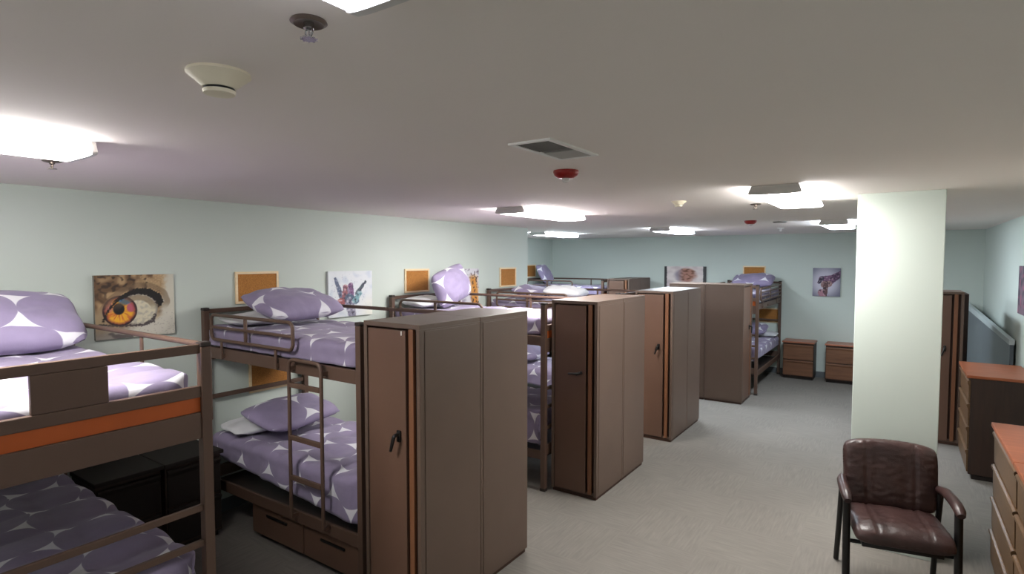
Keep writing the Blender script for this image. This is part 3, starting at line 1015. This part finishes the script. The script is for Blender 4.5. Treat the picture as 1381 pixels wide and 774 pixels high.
def rock_hand(u, v):
    x, y = u, 1 - v
    n1 = nz(x, y, 21, 7); n2 = nz(x, y, 22, 18); n3 = nz(x, y, 23, 40)
    c = (224, 228, 232)
    c = mixc(c, (206, 214, 224), sstep(.0, .5, n1))
    c = mixc(c, (236, 232, 214), .6 * sstep(.6, .95, x) * sstep(.4, .9, y))
    for a, b_, r0, r1, col in (((.28, .54), (.15, .16), .07, .035, (96, 106, 132)),
                              ((.64, .50), (.84, .24), .062, .028, (74, 88, 96)),
                              ((.36, .58), (.37, .36), .085, .07, (150, 92, 100)),
                              ((.50, .58), (.49, .32), .08, .07, (122, 84, 124)),
                              ((.27, .66), (.50, .70), .09, .08, (156, 84, 84)),
                              ((.45, .60), (.60, .66), .12, .09, (78, 96, 118)),
                              ((.46, .70), (.52, .98), .12, .10, (132, 130, 150)),
                              ((.58, .66), (.70, .50), .07, .06, (122, 164, 172))):
        d, t = capd(x, y, a, b_)
        r = r0 + (r1 - r0) * t
        k = sstep(r, r * .7, d + .02 * n2)
        col2 = mixc(col, (40, 36, 52), .75 * sstep(.1, .45, n2 + .5 * n3))
        col2 = mixc(col2, (226, 220, 226), .6 * sstep(.2, .5, -n2 + .4 * n3))
        c = mixc(c, col2, k)
    sp = sstep(.42, .6, n3 + .5 * n2) * sstep(.55, .2, math.hypot(x - .45, y - .5))
    c = mixc(c, (122, 112, 150), .7 * sp)
    return c

def wolfish(u, v):
    x, y = u, 1 - v
    n1 = nz(x, y, 31, 5); n2 = nz(x, y, 32, 14)
    c = mixc((214, 212, 218), (150, 140, 160), sstep(.0, .4, n1))
    c = mixc(c, (90, 84, 100), .8 * sstep(.15, .5, n2) * sstep(.5, .1, y))
    c = mixc(c, (206, 140, 60), sstep(.22, .05, abs(x - .80 - .1 * (y - .5) + .05 * n1)) * sstep(.12, .3, y))
    c = mixc(c, (62, 40, 34), .9 * sstep(.1, .35, n2 + .3 * n1) * sstep(.6, .8, x))
    return c

def far_heart(u, v):
    x, y = u, 1 - v
    n1 = nz(x, y, 41, 5); n2 = nz(x, y, 42, 12)
    c = mixc((226, 214, 210), (206, 190, 190), sstep(-.1, .4, n1))
    d = math.hypot((x - .52) / .30, (y - .38) / .34) + .25 * n1
    col = mixc((170, 120, 104), (112, 72, 54), sstep(-.1, .4, n2))
    col = mixc(col, (150, 138, 150), sstep(.5, .3, x))
    c = mixc(c, col, sstep(1.05, .7, d))
    c = mixc(c, (56, 54, 54), sstep(.075, .05, x + .01 * n2))
    c = mixc(c, (64, 62, 62), sstep(.925, .945, x + .01 * n2))
    return c

def fist(u, v):
    x, y = u, 1 - v
    n1 = nz(x, y, 51, 6); n2 = nz(x, y, 52, 16)
    c = mixc((196, 192, 206), (112, 110, 128), sstep(.25, .75, math.hypot(x - .45, y - .5)))
    for a, b_, r0, r1, col in (((1.05, .18), (.62, .44), .11, .16, (84, 52, 84)),
                               ((.62, .42), (.34, .40), .18, .13, (120, 84, 112)),
                               ((.34, .36), (.24, .50), .08, .07, (66, 56, 78)),
                               ((.40, .58), (.60, .56), .12, .12, (146, 112, 110)),
                               ((.48, .62), (.44, 1.02), .10, .10, (96, 66, 66)),
                               ((.30, .86), (.36, 1.0), .12, .12, (170, 122, 134))):
        d, t = capd(x, y, a, b_)
        r = r0 + (r1 - r0) * t
        col2 = mixc(col, (40, 30, 44), .7 * sstep(.1, .4, n2 + .3 * n1))
        col2 = mixc(col2, (196, 172, 180), .6 * sstep(.2, .5, -n2))
        c = mixc(c, col2, sstep(r, r * .8, d + .02 * n2))
    return c

def plain_art(u, v):
    n1 = nz(u, v, 61, 5)
    c = mixc((120, 96, 110), (52, 48, 62), sstep(-.2, .4, n1))
    return mixc(c, (190, 90, 120), .7 * sstep(.2, .5, nz(u, v, 62, 8)))

canvas('canvas_picture', 'canvas print of a large orange and blue eye on the left wall', .545, .475, eye_art, (XL, 1.937, 1.85), pi / 2, 190, (120, 116, 108))
canvas('canvas_picture', 'pale canvas with a paint-splattered hand, two fingers raised, on the left wall', .58, .48, rock_hand, (XL, 3.99, 1.843), pi / 2, 110, (206, 208, 210))
canvas('canvas_picture', 'canvas print mostly hidden behind the pillow of the third bunk', .52, .48, wolfish, (XL, 5.94, 1.843), pi / 2, 80, (200, 196, 190))
canvas('canvas_picture', 'wide pale canvas with dark ends on the far wall behind the wardrobes', .88, .48, far_heart, (-3.75, YF, 1.825), 0, 110, (60, 58, 58))
canvas('canvas_picture', 'square grey canvas of a dark clasped hand on the far wall', .45, .525, fist, (-1.12, YF, 1.79), 0, 90, (96, 94, 108))
canvas('canvas_picture', 'dark canvas print on the right wall cut off by the right edge', .60, .53, plain_art, (XR, 8.15, 1.87), -pi / 2, 60, (60, 50, 60))

# ------------------------------------------------------------------ armchair
def cushion(wd, dp, th, n=40, seams=(), bulge=.5, wrk=.004, seed=1, nose=0.0):
    """thick padded slab: x width, y depth, z thickness, stitched grooves at the given x"""
    b = bmesh.new()
    def P(u, v, s):
        p = 7
        e = (max(0, 1 - abs(u) ** p) * max(0, 1 - abs(v) ** p)) ** .42
        x = u * wd / 2 * (1 - .07 * v ** 8); y = v * dp / 2 * (1 - .07 * u ** 8)
        groove = 0
        for sx in seams:
            groove = max(groove, math.exp(-((x - sx) / .009) ** 2))
        z = s * th / 2 * e * (1 + bulge * .25 * (1 - u * u) * (1 - v * v))
        if s > 0:
            z -= groove * .010 * e
            z += wrk * noise.noise(Vector((u * 6 + seed, v * 9, seed)))
            z += .006 * abs(cos(pi * min(1, max(-1, u * 1.5)))) * e
        else:
            z *= .8
        if nose and v < -.35:
            z -= nose * ((-v - .35) / .65) ** 2
        return Vector((x, y, z))
    for s in (1, -1):
        us = [sin(pi / 2 * (-1 + 2 * i / n)) * .35 + (-1 + 2 * i / n) * .65 for i in range(n + 1)]
        g = [[b.verts.new(P(us[i], us[j], s)) for j in range(n + 1)] for i in range(n + 1)]
        for i in range(n):
            for j in range(n):
                f = b.faces.new((g[i][j], g[i + 1][j], g[i + 1][j + 1], g[i][j + 1])); f.smooth = True
    bmesh.ops.remove_doubles(b, verts=b.verts[:], dist=.0008)
    return b
CH = thing('armchair', 'dark brown leather office armchair with black legs in front of the pillar', 'armchair', (.018, 4.47, 0), radians(12))
m = MB(); m.b = cushion(.55, .52, .115, 44, (-.14, .14), .6, .004, 3, .022)
m.b.transform(Matrix.Translation((0, -.03, .447)) @ Matrix.Rotation(radians(-2), 4, 'X'))
m.obj('seat', 'leather', CH)
# curved backrest
bk = cushion(.57, .47, .10, 48, (-.145, .145), .6, .004, 8)
for v in bk.verts:
    v.co.z -= .22 * v.co.x ** 2 * -1 * .9          # wraps slightly forward at the sides
    k_ = (v.co.y / .235 + 1) / 2
    v.co.y += -.028 * (v.co.x / .285) ** 2 * k_
    v.co.x *= 1 - .05 * (1 - k_) ** 2
m = MB(); m.b = bk
m.b.transform(Matrix.Translation((.008, .255, .70)) @ Matrix.Rotation(radians(90 - 12), 4, 'X'))
m.obj('backrest', 'leather', CH)
def armpad(s):
    b = MB()
    pts = [(s * .285, .19, .655), (s * .30, .10, .668), (s * .306, 0, .664), (s * .305, -.09, .658), (s * .303, -.15, .645), (s * .302, -.18, .628)]
    b.tube(pts, [.026, .031, .032, .033, .032, .022], 14)
    return b
for s in (-1, 1):
    armpad(s).obj('armrest', 'leather', CH, True)
    MB().tube(fillet([(s * .303, -.19, .010), (s * .302, -.155, .30), (s * .302, -.135, .625)], .08), .023, 14).obj('leg', 'black', CH, True)
    MB().tube(fillet([(s * .295, .30, .010), (s * .29, .235, .32), (s * .288, .165, .635)], .08), .018, 12).obj('leg', 'black', CH, True)
MB().tube([(-.29, -.10, .335), (.29, -.10, .335)], .013, 10).box(-.22, .22, -.20, .18, .35, .378, .004).obj('seat_support', 'black', CH, True)
MB().tube(fillet([(-.05, .16, .36), (-.05, .29, .37), (-.05, .30, .62)], .06), .014, 10).tube(fillet([(.05, .16, .36), (.05, .29, .37), (.05, .30, .62)], .06), .014, 10).obj('back_support', 'black', CH, True)
